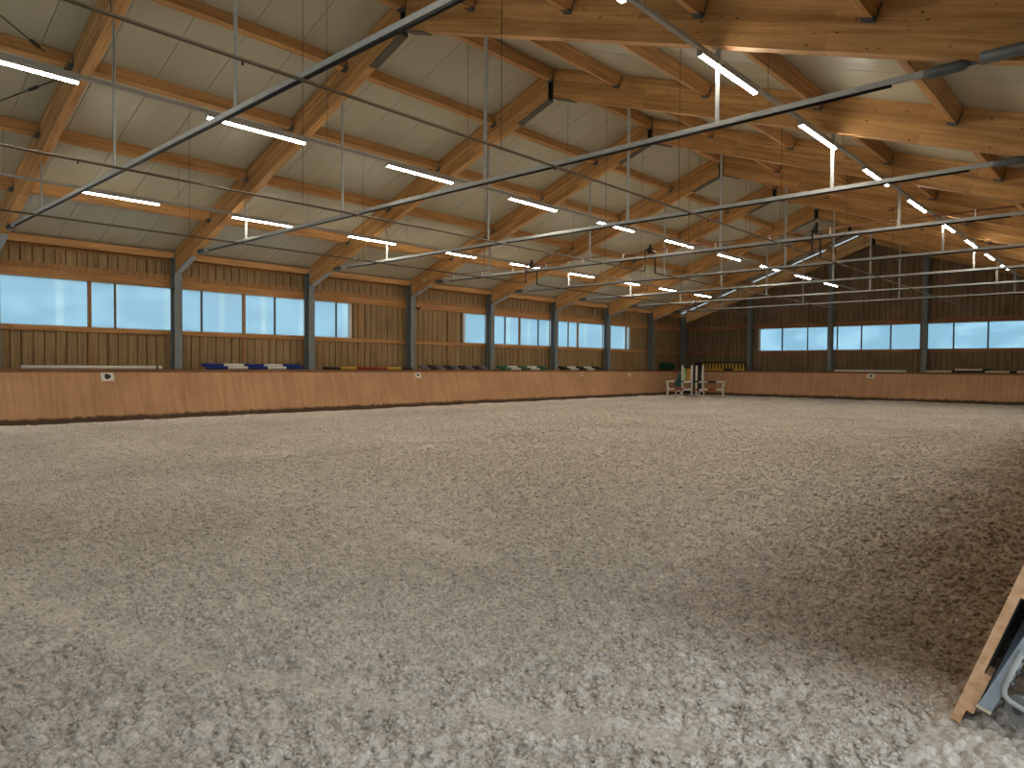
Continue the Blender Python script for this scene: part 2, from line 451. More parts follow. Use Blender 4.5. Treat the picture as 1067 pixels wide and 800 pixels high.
def scatter():
    mb = MB(); n = 4200
    for _ in range(n):
        d = 1.6 + 14 * random.random() ** 2.2; a = math.radians(random.uniform(2, 82))
        x, y = -d * math.sin(a), d * math.cos(a)
        if x > -.8 or x < -20: continue
        s = random.uniform(.003, .0075) * (1 + .05 * d); 
        if random.random() < .04: s *= 1.7
        r = random.uniform(0, 6.28); xs, ys, Zg = GRID; z = Zg[min(np.searchsorted(ys, y), len(ys) - 1), np.searchsorted(xs, x)] + random.uniform(.006, .014) + .0012 * d
        c, q = math.cos(r), math.sin(r); k = len(mb.v); w = s * random.uniform(.3, .8)
        pts = [(-s, -w, random.uniform(-.6, .4) * s), (s * .2, -w * 1.2, s * .5), (s, w * .4, random.uniform(-.6, .5) * s), (-s * .3, w, s * .3)]
        for px, py, pz in pts:
            mb.v.append((x + px * c - py * q, y + px * q + py * c, z + pz))
        mb.f += [(k, k + 1, k + 3), (k + 1, k + 2, k + 3)]; mb.smooth += [False, False]
    o = mb.build('fleece_scraps', M['fleece']); tag(o, 'white fleece scraps strewn through the sand', 'fibre', kind='stuff')
    # loose clods: jittered lumps, denser towards the viewer, thrown up in rows by the harrow
    n = 300000
    d = 1.7 * (42 / 1.7) ** rng.random(n); a = np.radians(rng.uniform(1, 84, n))
    x = -d * np.sin(a); y = d * np.cos(a)
    ph = (x * .87 + y * .5 + .5 * np.sin(y * .16) + .04 * lattice_noise(x * 2, y * 2, 7)) / .10
    keep = (x < -.72) & (x > XK + .1) & (y < YK - .1) & (np.sin(ph * 2 * np.pi) * np.clip(lattice_noise(x * .6, y * .6, 8) + .5, 0, 1) + .9 > rng.random(n) * 1.9)
    for (ax, ay), (bx, by), wd in DRAGS:
        L2 = (bx - ax) ** 2 + (by - ay) ** 2
        tt = np.clip(((x - ax) * (bx - ax) + (y - ay) * (by - ay)) / L2, 0, 1)
        keep &= (np.hypot(x - ax - tt * (bx - ax), y - ay - tt * (by - ay)) > wd * .9) | (rng.random(n) < .1)
    d, x, y = d[keep], x[keep], y[keep]; n = len(x)
    xs, ys, Zg = GRID
    zi = Zg[np.clip(np.searchsorted(ys, y), 0, len(ys) - 1), np.clip(np.searchsorted(xs, x), 0, len(xs) - 1)]
    sz = (.0035 + .0016 * np.minimum(d, 12)) * np.exp(rng.normal(0, .45, n)); sz = np.clip(sz, .003, np.minimum(.034, .006 + .0028 * d))
    t = (1 + 5 ** .5) / 2
    ico = np.array([(-1, t, 0), (1, t, 0), (-1, -t, 0), (1, -t, 0), (0, -1, t), (0, 1, t), (0, -1, -t), (0, 1, -t), (t, 0, -1), (t, 0, 1), (-t, 0, -1), (-t, 0, 1)]) / 1.9
    tri = np.array([(0, 11, 5), (0, 5, 1), (0, 1, 7), (0, 7, 10), (0, 10, 11), (1, 5, 9), (5, 11, 4), (11, 10, 2), (10, 7, 6), (7, 1, 8), (3, 9, 4), (3, 4, 2), (3, 2, 6), (3, 6, 8), (3, 8, 9), (4, 9, 5), (2, 4, 11), (6, 2, 10), (8, 6, 7), (9, 8, 1)])
    V = ico[None] * rng.uniform(.5, 1.4, (n, 12, 1)) * (sz[:, None, None] * rng.uniform(.7, 1.25, (n, 1, 3)) * np.array([1.1, 1.1, .75]))
    r = rng.uniform(0, 6.28, n)[:, None]; c, q = np.cos(r), np.sin(r)
    P3 = np.stack([V[..., 0] * c - V[..., 1] * q + x[:, None], V[..., 0] * q + V[..., 1] * c + y[:, None], V[..., 2] + (zi + .08 * sz)[:, None]], -1).reshape(-1, 3)
    F = (tri[None] + 12 * np.arange(n)[:, None, None]).reshape(-1, 3)
    me = bpy.data.meshes.new('sand_clods')
    me.vertices.add(len(P3)); me.vertices.foreach_set('co', P3.astype(np.float32).ravel())
    me.loops.add(F.size); me.loops.foreach_set('vertex_index', F.astype(np.int32).ravel())
    me.polygons.add(len(F)); me.polygons.foreach_set('loop_start', np.arange(0, F.size, 3, dtype=np.int32))
    me.polygons.foreach_set('use_smooth', np.ones(len(F), dtype=bool))
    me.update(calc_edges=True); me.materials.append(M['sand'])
    o = bpy.data.objects.new('sand_clods', me); COL.objects.link(o)
    tag(o, 'loose clods of grey brown sand over the raked floor', 'sand', kind='stuff')
scatter()

# ------------------------------------------------------------------ walls, windows, trims
ZS, ZH = 2.63, 3.945            # window sill and head
def wall_rects(lo, hi, ztop, wins):
    """rectangles (a0,a1,z0,z1) of the wall outside the window bands"""
    r = [(lo, hi, -.4, ZS), (lo, hi, ZH, ztop)]
    p = lo
    for a, b in wins:
        if a > p: r.append((p, a, ZS, ZH))
        p = b
    if p < hi: r.append((p, hi, ZS, ZH))
    return r

WL = [(-.9, 15.34), (21.08, 34.3)]
mb = MB()
for a, b, z0, z1 in wall_rects(YN - .2, YE + .2, 4.93, WL):
    mb.box(XL - .13, XL - .045, a, b, z0, z1)
o = mb.build('wall_left', M['backing']); tag(o, 'long side wall of vertical boards', 'wall', kind='structure')
def side_boards():
    mb = MB(); y = YN; i = 0
    while y < YE - .1:
        w = .232 + random.uniform(-.012, .012); t = random.uniform(0, .008)
        y0, y1 = y, min(y + w, YE)
        inside = any(y1 > a + .0 and y0 < b - .0 for a, b in WL)
        if inside:
            mb.box(XL - .046, XL - .012 + t, y0, y1, 1.2, ZS - .02)
            mb.box(XL - .046, XL - .012 + t, y0, y1, ZH + .02, 4.9)
        else:
            mb.box(XL - .046, XL - .012 + t, y0, y1, 1.2, 4.9)
        y += .262; i += 1
    ob = mb.build('cladding_boards', M['board'], o)
side_boards()

# right wall with the entrance opening beside the camera
mb = MB()
D0, D1 = -1.0, 3.62
for a, b, z0, z1 in [(YN - .2, D0, -.4, 4.9), (D1, YE + .2, -.4, ZS), (D1, YE + .2, ZH, 4.9), (D0, D1, 3.4, 4.9), (D1, 9.0, ZS, ZH), (13, 22, ZS, ZH), (34, YE + .2, ZS, ZH)]:
    mb.box(XRW, XRW + .12, a, b, z0, z1)
o = mb.build('wall_right', M['backing']); tag(o, 'long side wall with the entrance opening', 'wall', kind='structure')
mb = MB()
ZG = 5.6                        # head of the daylight glazing added in the unseen near gable
for a, b, z0, z1 in [(XL - .13, XRW + .13, -.4, ZS), (XL - .13, -20, ZS, 4.9), (-1.5, XRW + .13, ZS, 4.9), (-11.1, -10.8, ZS, ZG)]:
    mb.box(a, b, YN - .15, YN, z0, z1)
mb.prism([(-20, ZG), (-1.5, ZG), (-1.5, roofz(-1.5) - .02), (XR, 8.86), (-20, roofz(-20) - .02)], 'y', YN - .15, YN)
o = mb.build('wall_near', M['backing']); tag(o, 'gable wall behind the viewer', 'wall', kind='structure')

# far gable
WE = [(-17.24, -13.2), (-13.05, -8.77), (-8.52, -4.05), (-3.9, .1)]
mb = MB()
for a, b, z0, z1 in wall_rects(XL - .13, XRW + .13, 4.9, WE):
    mb.box(a, b, YE + .045, YE + .13, z0, z1)
mb.prism([(XL - .13, 4.9), (XRW + .13, 4.9), (XR, 8.9)], 'y', YE + .045, YE + .13)
o = mb.build('wall_far', M['backing']); tag(o, 'boarded far gable wall', 'wall', kind='structure')
mb = MB(); x = XL
while x < XRW - .05:
    w = .232 + random.uniform(-.012, .012); t = random.uniform(0, .008); x1 = min(x + w, XRW)
    zt = min(roofz(x), roofz(x1)) - .03
    y0, y1 = YE + .012 - t, YE + .046
    if any(x1 > a and x < b for a, b in WE):
        mb.box(x, x1, y0, y1, 1.2, ZS - .02); mb.box(x, x1, y0, y1, ZH + .02, zt)
    else:
        mb.box(x, x1, y0, y1, 1.2, zt)
    x += .262
mb.build('cladding_boards', M['gable'], o)

# horizontal rails and studs (one trim each)
TR = 0
def trim(mb, mat, label):
    global TR; TR += 1
    o = mb.build('trim_%d' % TR, mat); return tag(o, label, 'trim', kind='structure')
trim(MB().box(XL - .04, XL + .06, YN, YE, ZH, 4.17), M['rail'], 'orange timber header over the side windows')
trim(MB().box(XL - .04, XL + .03, YN, YE, 4.175, 4.33), M['stud'], 'pale board above the side window header')
trim(MB().box(XL - .04, XL + .05, YN, YE, 4.74, 4.80), M['rail'], 'thin timber lath under the side eaves beam')
trim(MB().box(XL - .04, XL + .07, YN, YE, 2.50, ZS), M['rail'], 'timber sill rail under the side windows')
trim(MB().box(XL, XRW, YE - .07, YE + .04, ZH, 4.17), M['railx'], 'timber header over the gable windows')
trim(MB().box(XL, XRW, YE - .06, YE + .04, 2.50, ZS), M['railx'], 'timber sill rail under the gable windows')
for k in range(-2, 8):
    y = FY(k) + BAY / 2 if k < 7 else 0
    if not y or y > 38: continue
    trim(MB().box(XL - .04, XL + .04, y - .045, y + .045, 1.2, 4.17), M['stud'], 'side wall stud in the %s bay' % ORD[k + 2])
for i, x in enumerate((-19.9, -15.36, -10.8, -6.25, -1.7)):
    trim(MB().box(x - .05, x + .05, YE - .05, YE + .04, 4.17, roofz(x) - .05), M['gable'], 'gable stud above the windows, %s across' % ORD[i])
    trim(MB().box(x - .04, x + .04, YE - .03, YE + .04, 1.2, 2.5), M['gable'], 'gable stud under the windows, %s across' % ORD[i])

# windows
def window(n, axis, a, b, mulls, label, jamb0=False, jamb1=False):
    if axis == 'y':
        B = lambda p0, p1, d0, d1, z0, z1, mb: mb.box(XL - d1, XL - d0, p0, p1, z0, z1); base = (XL, (a + b) / 2, ZS); pm = M['pane']
    else:
        B = lambda p0, p1, d0, d1, z0, z1, mb: mb.box(p0, p1, YE + d0, YE + d1, z0, z1); base = ((a + b) / 2, YE, ZS); pm = M['panex']
    r = empty('window_%d' % n, base, label, 'window', kind='structure')
    mb = MB(); B(a, b, .03, .045, ZS, ZH, mb); part(mb, 'pane', pm, r)
    mb = MB()
    B(a, b, .0, .06, ZS, ZS + .03, mb); B(a, b, .0, .06, ZH - .025, ZH, mb)
    w0 = .13 if jamb0 else .025; w1 = .13 if jamb1 else .025
    B(a, a + w0, .0, .06, ZS, ZH, mb); B(b - w1, b, .0, .06, ZS, ZH, mb)
    part(mb, 'window_frame', M['frame'], r)
    for p, w in mulls:
        mb = MB(); B(p - w / 2, p + w / 2, -.005, .065, ZS, ZH, mb); part(mb, 'mullion', M['mull'], r)
def clear_window(n, x0, x1, y0, y1, label, zh=ZH):
    r = empty('window_%d' % n, ((x0 + x1) / 2, (y0 + y1) / 2, ZS), label, 'window', kind='structure')
    part(MB().box(x0, x1, y0, y1, ZS, zh), 'pane', M['milky'], r)
clear_window(14, -20, -11.1, YN - .08, YN - .06, 'added unseen glazing for daylight, in the gable behind the viewer', ZG)  # unseen, added with its pair to throw daylight onto the rafters
clear_window(15, -10.8, -1.5, YN - .08, YN - .06, 'second added unseen glazing for daylight, in the gable behind the viewer', ZG)
clear_window(16, XRW + .05, XRW + .07, 9, 13, 'side window in the entrance wall')
clear_window(17, XRW + .05, XRW + .07, 22, 34, 'long side window in the entrance wall')
wl = [(-.9, 4.28, [], 'side window partly cut off, nearest the viewer'),
      (4.28, 8.83, [(7.23, .045)], 'side window above the single white pole'),
      (8.83, 13.38, [(9.73, .045), (12.23, .045)], 'side window above the blue and white poles'),
      (13.38, 15.34, [(14.67, .045)], 'short side window ending the near ribbon'),
      (21.08, 22.48, [], 'short side window starting the far ribbon'),
      (22.48, 27.03, [(23.77, .05), (26.15, .05)], 'side window above the green and white poles'),
      (27.03, 31.58, [(28.54, .05)], 'side window above the black and white poles'),
      (31.58, 34.3, [], 'last side window before the far corner')]
for i, (a, b, m, l) in enumerate(wl):
    window(i + 1, 'y', a, b, m, l, jamb0=(i == 4), jamb1=(i in (3, 7)))
we = [(-17.24, -13.2, [(-15.82, .06), (-14.39, .045)], 'gable window nearest the far corner'),
      (-13.05, -8.77, [(-12.8, .05), (-11.57, .06), (-10.15, .06)], 'middle gable window above the long white pole'),
      (-8.52, -4.05, [(-7.32, .06), (-5.89, .06)], 'gable window above the black and cream poles'),
      (-3.9, .1, [(-2.5, .06)], 'gable window beyond the frame edge')]
for i, (a, b, m, l) in enumerate(we):
    window(9 + i, 'x', a, b, m, l, jamb0=(i == 0))

# ------------------------------------------------------------------ ceiling (roof panels)
mb = MB()
RL0, RL1 = 39.56, 39.76
def slope_slab(xa, xb, y0, y1, t0, t1):
    za, zb = roofz(xa), roofz(xb)
    mb.hexa([(xa, y0, za + t0), (xb, y0, zb + t0), (xb, y1, zb + t0), (xa, y1, za + t0),
             (xa, y0, za + t1), (xb, y0, zb + t1), (xb, y1, zb + t1), (xa, y1, za + t1)])
y = YN - .3
while y < YE + .3:
    y1 = min(y + 1.0, YE + .4)
    for xa, xb in ((XL - .5, XR), (XR, XRW + .5)):
        segs = [(y + .006, y1 - .006)]
        if xa < XR - 1:
            if y1 > RL0 and y < RL1:
                segs = [(p, q) for p, q in ((y + .006, min(y1 - .006, RL0)), (max(y + .006, RL1), y1 - .006)) if q - p > .01]
        for p, q in segs:
            slope_slab(xa, xb, p, q, 0, .04)
    y = y1
for xa, xb in ((XR, XRW + .5),):
    slope_slab(xa, xb, YN - .3, YE + .4, .041, .12)
slope_slab(XL - .5, XR, YN - .3, RL0, .041, .12); slope_slab(XL - .5, XR, RL1, YE + .4, .041, .12)
o = mb.build('ceiling', M['roof']); tag(o, 'pale ribbed roof panels on both slopes', 'ceiling', kind='structure')
mb = MB(); slope_slab(XL + .3, XR - .1, RL0, RL1, .0, .012)
o = mb.build('window_13', M['rooflight']); tag(o, 'narrow rooflight strip beside the far gable', 'window', kind='structure')

# ------------------------------------------------------------------ steel columns
def column_parts(r, x, y, z1, inward, axis='x'):
    """H-section with the web along the frame; inward is the direction to the hall"""
    d, bf, tf = .30, .23, .018
    mb = MB()
    if axis == 'x':
        x0 = x - inward * d
        lo, hi = min(x, x0), max(x, x0)
        mb.box(lo, lo + tf, y - bf / 2, y + bf / 2, -.1, z1); mb.box(hi - tf, hi, y - bf / 2, y + bf / 2, -.1, z1)
        mb.box(lo + tf, hi - tf, y - .006, y + .006, -.1, z1)
        part(mb, 'shaft', M['galvcol'], r)
        for z in (3.9, z1 - .62):
            part(MB().box(lo + .01, hi - .01, y - bf / 2 + .01, y + bf / 2 - .01, z, z + .015), 'stiffener', M['galvdark'], r)
    else:
        mb.box(x - bf / 2, x + bf / 2, y, y + tf, -.1, z1); mb.box(x - bf / 2, x + bf / 2, y + d - tf, y + d, -.1, z1)
        mb.box(x - .006, x + .006, y + tf, y + d - tf, -.1, z1)
        part(mb, 'shaft', M['galvcol'], r)

KZ = 4.82
CI = XL + .44                   # inner flange line of the side columns
def side_column(k, side):
    y = FY(k); inward = 1 if side == 'left' else -1
    x = CI if side == 'left' else 2 * XR - CI
    frm = 7 - k
    lab = '%s galvanised steel roof post along the %s wall, counted from the far corner' % (ORD[frm - 1], side)
    r = empty('steel_post', (x, y, 0), lab, 'post', 'steel posts along the side walls')
    column_parts(r, x, y, 4.93 if side == 'left' else 4.86, inward)
    xi = x + inward * .004
    # knee bracket: square tube at tie height, sloping plate under the rafter end, end lug
    mb = MB()
    if side == 'right':
        mb.tube([(xi - inward * .1, y - .165, KZ), (xi + inward * 1.24, y - .165, KZ)], .068, 12)
        mb.box(xi + inward * .75 - .02, xi + inward * .75 + .02, y - .12, y - .088, KZ - .06, KZ + .2)
    else: mb.bar((xi + inward * .02, y, 4.40 - .02), (xi + inward * 1.08, y, 4.40 + 1.08 * SL - .04), .17, .025)
    br = part(mb, 'knee_bracket', M['galvdark'] if side == 'right' else M['galv'], r)
    mb = MB(); mb.bar((xi + inward * 1.28, y, 4.86), (xi + inward * 1.52, y, 4.86), .02, .05)
    mb.tube([(xi + inward * 1.40, y - .04, 4.86), (xi + inward * 1.40, y + .04, 4.86)], .02, 8); mb.box(xi + inward * 1.40 - .015, xi + inward * 1.40 + .015, y - .012, y + .012, 4.86, roofz(xi + inward * 1.4) - .69)
    sub(mb, 'lug', M['galvdark'], r, br)
for k in range(-1, 7): side_column(k, 'left')
for k in range(-1, 7): side_column(k, 'right')
r = empty('steel_post', (CI, 39.9, 0), 'galvanised steel corner post where the side wall meets the gable', 'post', 'steel posts of the far gable')
column_parts(r, CI, 39.93, 4.95, 1)
GX = (-17.64, -13.07, -8.52, -3.97)
for i, x in enumerate(GX):
    r = empty('steel_post', (x, 39.9, 0), 'tall galvanised gable post, %s from the corner with the white poles and jumps' % ORD[i], 'post', 'steel posts of the far gable')
    column_parts(r, x, 39.95, roofz(x) - .74, 1, 'y')

# ------------------------------------------------------------------ glulam rafters
DEPTH = .70
def rafter(k, side):
    y = FY(k) if k < 7 else 40.05
    sg = -1 if side == 'left' else 1
    xe = XR + sg * (XR - CI - .01)        # foot
    xa = XR + sg * .085                   # apex cut
    w = .09
    mw = Matrix.Translation((xa, y, roofz(xa) - .005)) @ Matrix.Rotation(SA if sg > 0 else -SA, 4, 'Y')
    far = 8 - k if k < 7 else 1
    lab = 'glulam rafter on the %s roof slope, %s' % (side, 'against the far gable' if k == 7 else '%s frame from the far gable' % ORD[far - 1])
    r = bpy.data.objects.new('glulam_rafter', None); COL.objects.link(r); r.matrix_world = mw
    tag(r, lab, 'rafter', 'glulam roof rafters')
    ch = .012
    zt = lambda x: roofz(x) - .005
    mb = MB()
    mb.prism([(xe, zt(xe)), (xa, zt(xa)), (xa, zt(xa) - DEPTH), (xe, zt(xe) - DEPTH + .06)][::1], 'y', y - w, y + w)
    part(mb, 'beam', M['glulam'], r)
    # steel apex shoe: end plate, web and a strap under the beam
    mb = MB()
    mb.box(min(xa, xa - sg * .02), max(xa, xa - sg * .02), y - w + .005, y + w - .005, zt(xa) - DEPTH - .01, zt(xa) - .03)
    mb.box(min(XR, xa - sg * .02), max(XR, xa - sg * .02), y - .02, y + .02, zt(xa) - DEPTH + .02, zt(xa) - .04)
    part(mb, 'apex_plate', M['steeldark'], r)
    xs = xa + sg * (1.0 if sg < 0 else .55)
    mb = MB(); mb.bar((xa, y, zt(xa) - DEPTH - .012), (xs, y, zt(xs) - DEPTH - .012), .2, .02)
    part(mb, 'strap', M['strap'], r)
    return r
for k in range(-1, 8): rafter(k, 'left')
for k in range(-1, 8): rafter(k, 'right')

# ------------------------------------------------------------------ purlins (one per bay)
PL = [-12.95, -15.12, -17.36, -19.5]
def purlin(x, k, label, w=.13, h=.27, flat=False):
    y0 = FY(k) + .10; y1 = (FY(k + 1) if k < 6 else 40.05) - .10
    ang = 0 if flat else (SA if x > XR else -SA)
    zc = roofz(x) - (.0 if not flat else .03)
    mw = Matrix.Translation((x, (y0 + y1) / 2, zc)) @ Matrix.Rotation(ang, 4, 'Y')
    r = bpy.data.objects.new('timber_purlin', None); COL.objects.link(r); r.matrix_world = mw
    tag(r, label, 'purlin', 'timber roof purlins')
    L = (y1 - y0) / 2
    mk = lambda mb: [tuple(mw @ Vector(p)) for p in mb.v]
    mb = MB().box(-w / 2, w / 2, -L, L, -h, -.006); mb.v = mk(mb); part(mb, 'timber', M['purlin'], r)
    for s in (-1, 1):
        mb = MB().box(-w / 2 - .02, w / 2 + .02, s * L - .004, s * L + .004, -h - .03, -.08)
        mb.box(-w / 2 - .012, w / 2 + .012, s * L - (.09 if s > 0 else 0), s * L + (.09 if s < 0 else 0), -h - .008, -h + .03); mb.v = mk(mb)
        part(mb, 'purlin_shoe', M['galvdark'], r)
for k in range(-2, 7):
    far = 7 - k
    bay = 'bay %s from the far gable' % ORD[far - 1] if far <= 12 else ''
    for i, x in enumerate(PL):
        purlin(x, k, '%s timber purlin below the ridge on the left slope, %s' % (ORD[i], bay))
        if k >= -1:
            purlin(2 * XR - x, k, '%s timber purlin below the ridge on the right slope, %s' % (ORD[i], bay))
    if k >= -1: purlin(XR, k, 'timber ridge purlin in the %s' % bay, w=.16, h=.30, flat=True)
    purlin(-21.86, k, 'timber eaves beam above the left wall, %s' % bay, w=.14, h=.20, flat=True)
    if k >= -1: purlin(2 * XR + 21.86, k, 'timber eaves beam above the right wall, %s' % bay, w=.14, h=.20, flat=True)

# ------------------------------------------------------------------ tie beams with hangers
ZT = 4.86
HX = [XR - 6.57, XR - 2.19, XR + 2.19, XR + 6.57]
def tie(k):
    y = FY(k); far = 7 - k
    r = empty('tie_rod', (XR, y, ZT), 'slim galvanised tie rod crossing the hall, %s from the far gable' % ORD[far - 1], 'tie rod', 'steel ties under the roof frames')
    xl, xr = CI + 1.62, 2 * XR - CI - 1.62
    part(MB().box(xl, xr, y - .03, y + .03, ZT - .025, ZT + .04), 'bar', M['galv'], r)
    part(MB().tube([(xl + .5, y - .01, ZT - .044), (xr - .5, y - .01, ZT - .044)], .022 if k < 0 else .017, 8), 'black_tube', M['black'], r)  # black tube along the underside of the bar
    for s, x in ((1, xl), (-1, xr)):
        mb = MB(); mb.tube([(x - s * .24, y, ZT), (x - s * .20, y, ZT), (x - s * .14, y, ZT), (x + s * .12, y, ZT), (x + s * .18, y, ZT)], .06, 12, rad=[.03, .058, .062, .062, .04])
        part(mb, 'turnbuckle', M['galvdark'], r)
    for x in HX:
        zt = roofz(x) - DEPTH + .02
        part(MB().box(x - .03, x + .03, y - .014, y + .014, ZT + .03, zt), 'hanger', M['galv'], r)
    return r
for k in range(-1, 7): tie(k)

# ------------------------------------------------------------------ wind bracing rods under the roof, nearest bay
def brace(xa, ya, xb, yb, label, tb):
    z = lambda x: roofz(x) - .15
    r = empty('brace_rod', ((xa + xb) / 2, (ya + yb) / 2, z((xa + xb) / 2)), label, 'bracing rod', 'wind bracing rods of the nearest bay')
    A, B = Vector((xa, ya, z(xa))), Vector((xb, yb, z(xb)))
    part(MB().tube([A, B], .011, 8), 'rod', M['steeldark'], r)
    c = A.lerp(B, tb); d = (B - A).normalized()
    part(MB().tube([c - d * .12, c - d * .09, c + d * .09, c + d * .12], .03, 10, rad=[.014, .032, .032, .014]), 'turnbuckle', M['steeldark'], r)
    part(MB().box(xb - .06, xb + .06, yb - .02, yb + .03, z(xb) - .05, z(xb) + .05), 'anchor_plate', M['galvdark'], r)
brace(-12.3, -.15, -15.32, 4.17, 'thin dark bracing rod rising toward the ridge from the nearest rafter', .86)
brace(-21.6, -.05, -15.55, 4.17, 'thin dark bracing rod dropping to the left eaves from the nearest rafter, with a turnbuckle', .915)

# ------------------------------------------------------------------ light rails and luminaires
ROWS = [('ridge', XR, 5.46, 'row under the ridge'), ('wall', -17.3, 5.36, 'row nearest the left wall'), ('entry', -4.4, 5.65, 'row nearest the right wall')]
def lamp_proto():
    r = empty('led_luminaire', (0, 0, 0), 'x', 'ceiling light', 'g')
    mb = MB().prism([(-.036, .0), (.036, .0), (.036, .045), (.028, .055), (-.028, .055), (-.036, .045)], 'y', -.85, .85)
    mb.box(-.038, .038, -.856, -.846, -.024, .05); mb.box(-.038, .038, .846, .856, -.024, .05)
    part(mb, 'housing', M['alu'], r)
    mb = MB().prism([(-.026, .0), (-.034, -.006), (-.033, -.015), (-.02, -.026), (.02, -.026), (.033, -.015), (.034, -.006), (.026, .0)], 'y', -.845, .845)
    part(mb, 'diffuser', M['led'], r)
    return r
proto = None
for key, x, z, lab in ROWS:
    r = empty('light_rail', (x, 18, z), 'long pale light rail carrying the %s' % lab.replace('row', 'lamp row'), 'light rail', 'light rails under the roof')
    part(MB().box(x - .032, x + .032, -2.2, 37.95, z + .055, z + .105), 'rail', M['alu'], r)
    for i in range(12):
        y = -.9 + 3.47 * i + 1.0
        mb = MB().tube([(x, y, z + .1), (x, y, roofz(x) - (.325 if x == XR else .285 if x < XR else .005))], .0045, 6)
        part(mb, 'suspension_wire', M['galvdark'], r)
    for i in range(10):
        y = 2.27 + 3.47 * i
        n = 9 - i
        first = proto is None
        if first: proto = lamp_proto(); L = proto
        else: L = copy_tree(proto)
        L.location = (x, y, z)
        L['label'] = 'lit white linear lamp in the %s, %s from the far gable' % (lab, ORD[n])
        L['group'] = 'linear lamps of the ' + lab

# ------------------------------------------------------------------ sprinkler pipes
ZP = 4.40
FEED = FY(2)
for nm, x in (('nearest the left wall', -15.55), ('under the ridge', XR), ('nearest the right wall', -6.22)):
    r = empty('sprinkler_pipe', (x, 18, ZP), 'thin brown sprinkler pipe running along the hall, %s' % nm, 'pipe', 'sprinkler pipes under the ties')
    mb = MB().tube([(x, YN + .3, ZP), (x, FEED - .35, ZP)], .019, 8); mb.tube([(x, FEED + .35, ZP), (x, 38.9, ZP)], .019, 8)
    part(mb, 'pipe_run', M['pipe'], r)
    for s in (-1, 1):
        mb = MB().tube([(x, FEED + s * .37, ZP), (x, FEED + s * .30, ZP + .01), (x, FEED + s * .28, ZP + .06), (x, FEED + s * .28, 5.0), (x, FEED + s * .2, 5.03), (x, FEED, 5.03)], .022, 8)
        part(mb, 'drop_pipe', M['black'], r)
    mb = MB().box(x - .06, x + .06, FEED - .08, FEED + .08, 4.95, 5.10)
    mb.tube([(x, FEED, 5.10), (x, FEED, 5.17)], .045, 10); mb.tube([(x, FEED, 5.17), (x, FEED, 5.22)], .025, 10)
    part(mb, 'valve', M['black'], r)
    for i in range(-2, 7):
        y = FY(i) + BAY / 2
        zt = roofz(x) - (.325 if abs(x - XR) < .1 else .003)
        part(MB().tube([(x, y, ZP), (x, y, zt)], .0045, 6), 'hanger_wire', M['steeldark'], r)
        mb = MB().tube([(x, y + 1.1, ZP), (x, y + 1.1, ZP - .05)], .012, 6)
        part(mb, 'nozzle', M['black'], r)
r = empty('feed_pipe', (XR, FEED, 5.0), 'thin copper feed pipe clipped above a tie rod in the middle of the hall', 'pipe')
part(MB().tube([(-21.42, FEED - .14, 3.9), (-21.42, FEED - .14, 4.62), (-21.2, FEED - .14, 4.78), (-19.75, FEED - .14, 4.99), (-19.55, FEED - .02, 5.03), (-2.2, FEED, 5.03)], .016, 8), 'pipe_run', M['copper'], r)
for i in range(12):
    x = -19.4 + i * 1.5
    part(MB().box(x - .012, x + .012, FEED - .02, FEED + .02, 4.9, 5.06), 'pipe_clip', M['white'], r)
part(MB().tube([(-20.95, FEED - .10, 4.95), (-20.95, FEED - .17, 4.95)], .07, 14), 'gauge', M['cream'], r)
mb = MB().tube([(-21.42, FEED - .14, 3.9), (-21.30, FEED - .14, 3.84), (-21.14, FEED - .14, 3.9)], .03, 8); part(mb, 'hose_bend', M['black'], r)

# ------------------------------------------------------------------ kickboards
def kick_side(name, lab, sgn, x0, y0, y1):
    r = empty(name, (x0, (y0 + y1) / 2, 0), lab, 'kickboard')
    t = .045; L = LEAN if sgn < 0 else -LEAN
    xt = lambda z: x0 - L * z
    out = -1 if sgn < 0 else 1
    mb = MB().prism([(xt(-.1), -.1), (xt(HK), HK), (xt(HK) + out * t, HK), (xt(-.1) + out * t, -.1)], 'y', y0, y1)
    part(mb, 'panel', M['kick'], r)
    mb = MB().prism([(xt(HK - .09) - out * .012, HK - .09), (xt(HK) - out * .012, HK + .002), (xt(HK) + out * .5, HK + .002), (xt(HK) + out * .5, HK - .035), (xt(HK - .09), HK - .09)], 'y', y0, y1)
    part(mb, 'cap_rail', M['kickcap'], r)
    return r
kick_side('kickboard', 'long tan sloping kickboard beneath the left wall', -1, XK, YKN, YK + .5)
kick_side('kickboard', 'tan sloping kickboard beyond the open gate on the right side', 1, XKR, 7.4, YK + .5)
r = empty('kickboard', (XR, YK, 0), 'tan sloping kickboard beneath the far gable', 'kickboard')
yt = lambda z: YK + LEAN * z
mb = MB().prism([(yt(-.1), -.1), (yt(HK), HK), (yt(HK) + .045, HK), (yt(-.1) + .045, -.1)], 'x', XK - .5, XKR + .5)
part(mb, 'panel', M['kickx'], r)
mb = MB().prism([(yt(HK - .09) - .012, HK - .09), (yt(HK) - .012, HK + .002), (YE - .07, HK + .002), (YE - .07, HK - .035), (yt(HK - .09), HK - .09)], 'x', XK - .5, XKR + .5)
part(mb, 'cap_rail', M['kickcapx'], r)

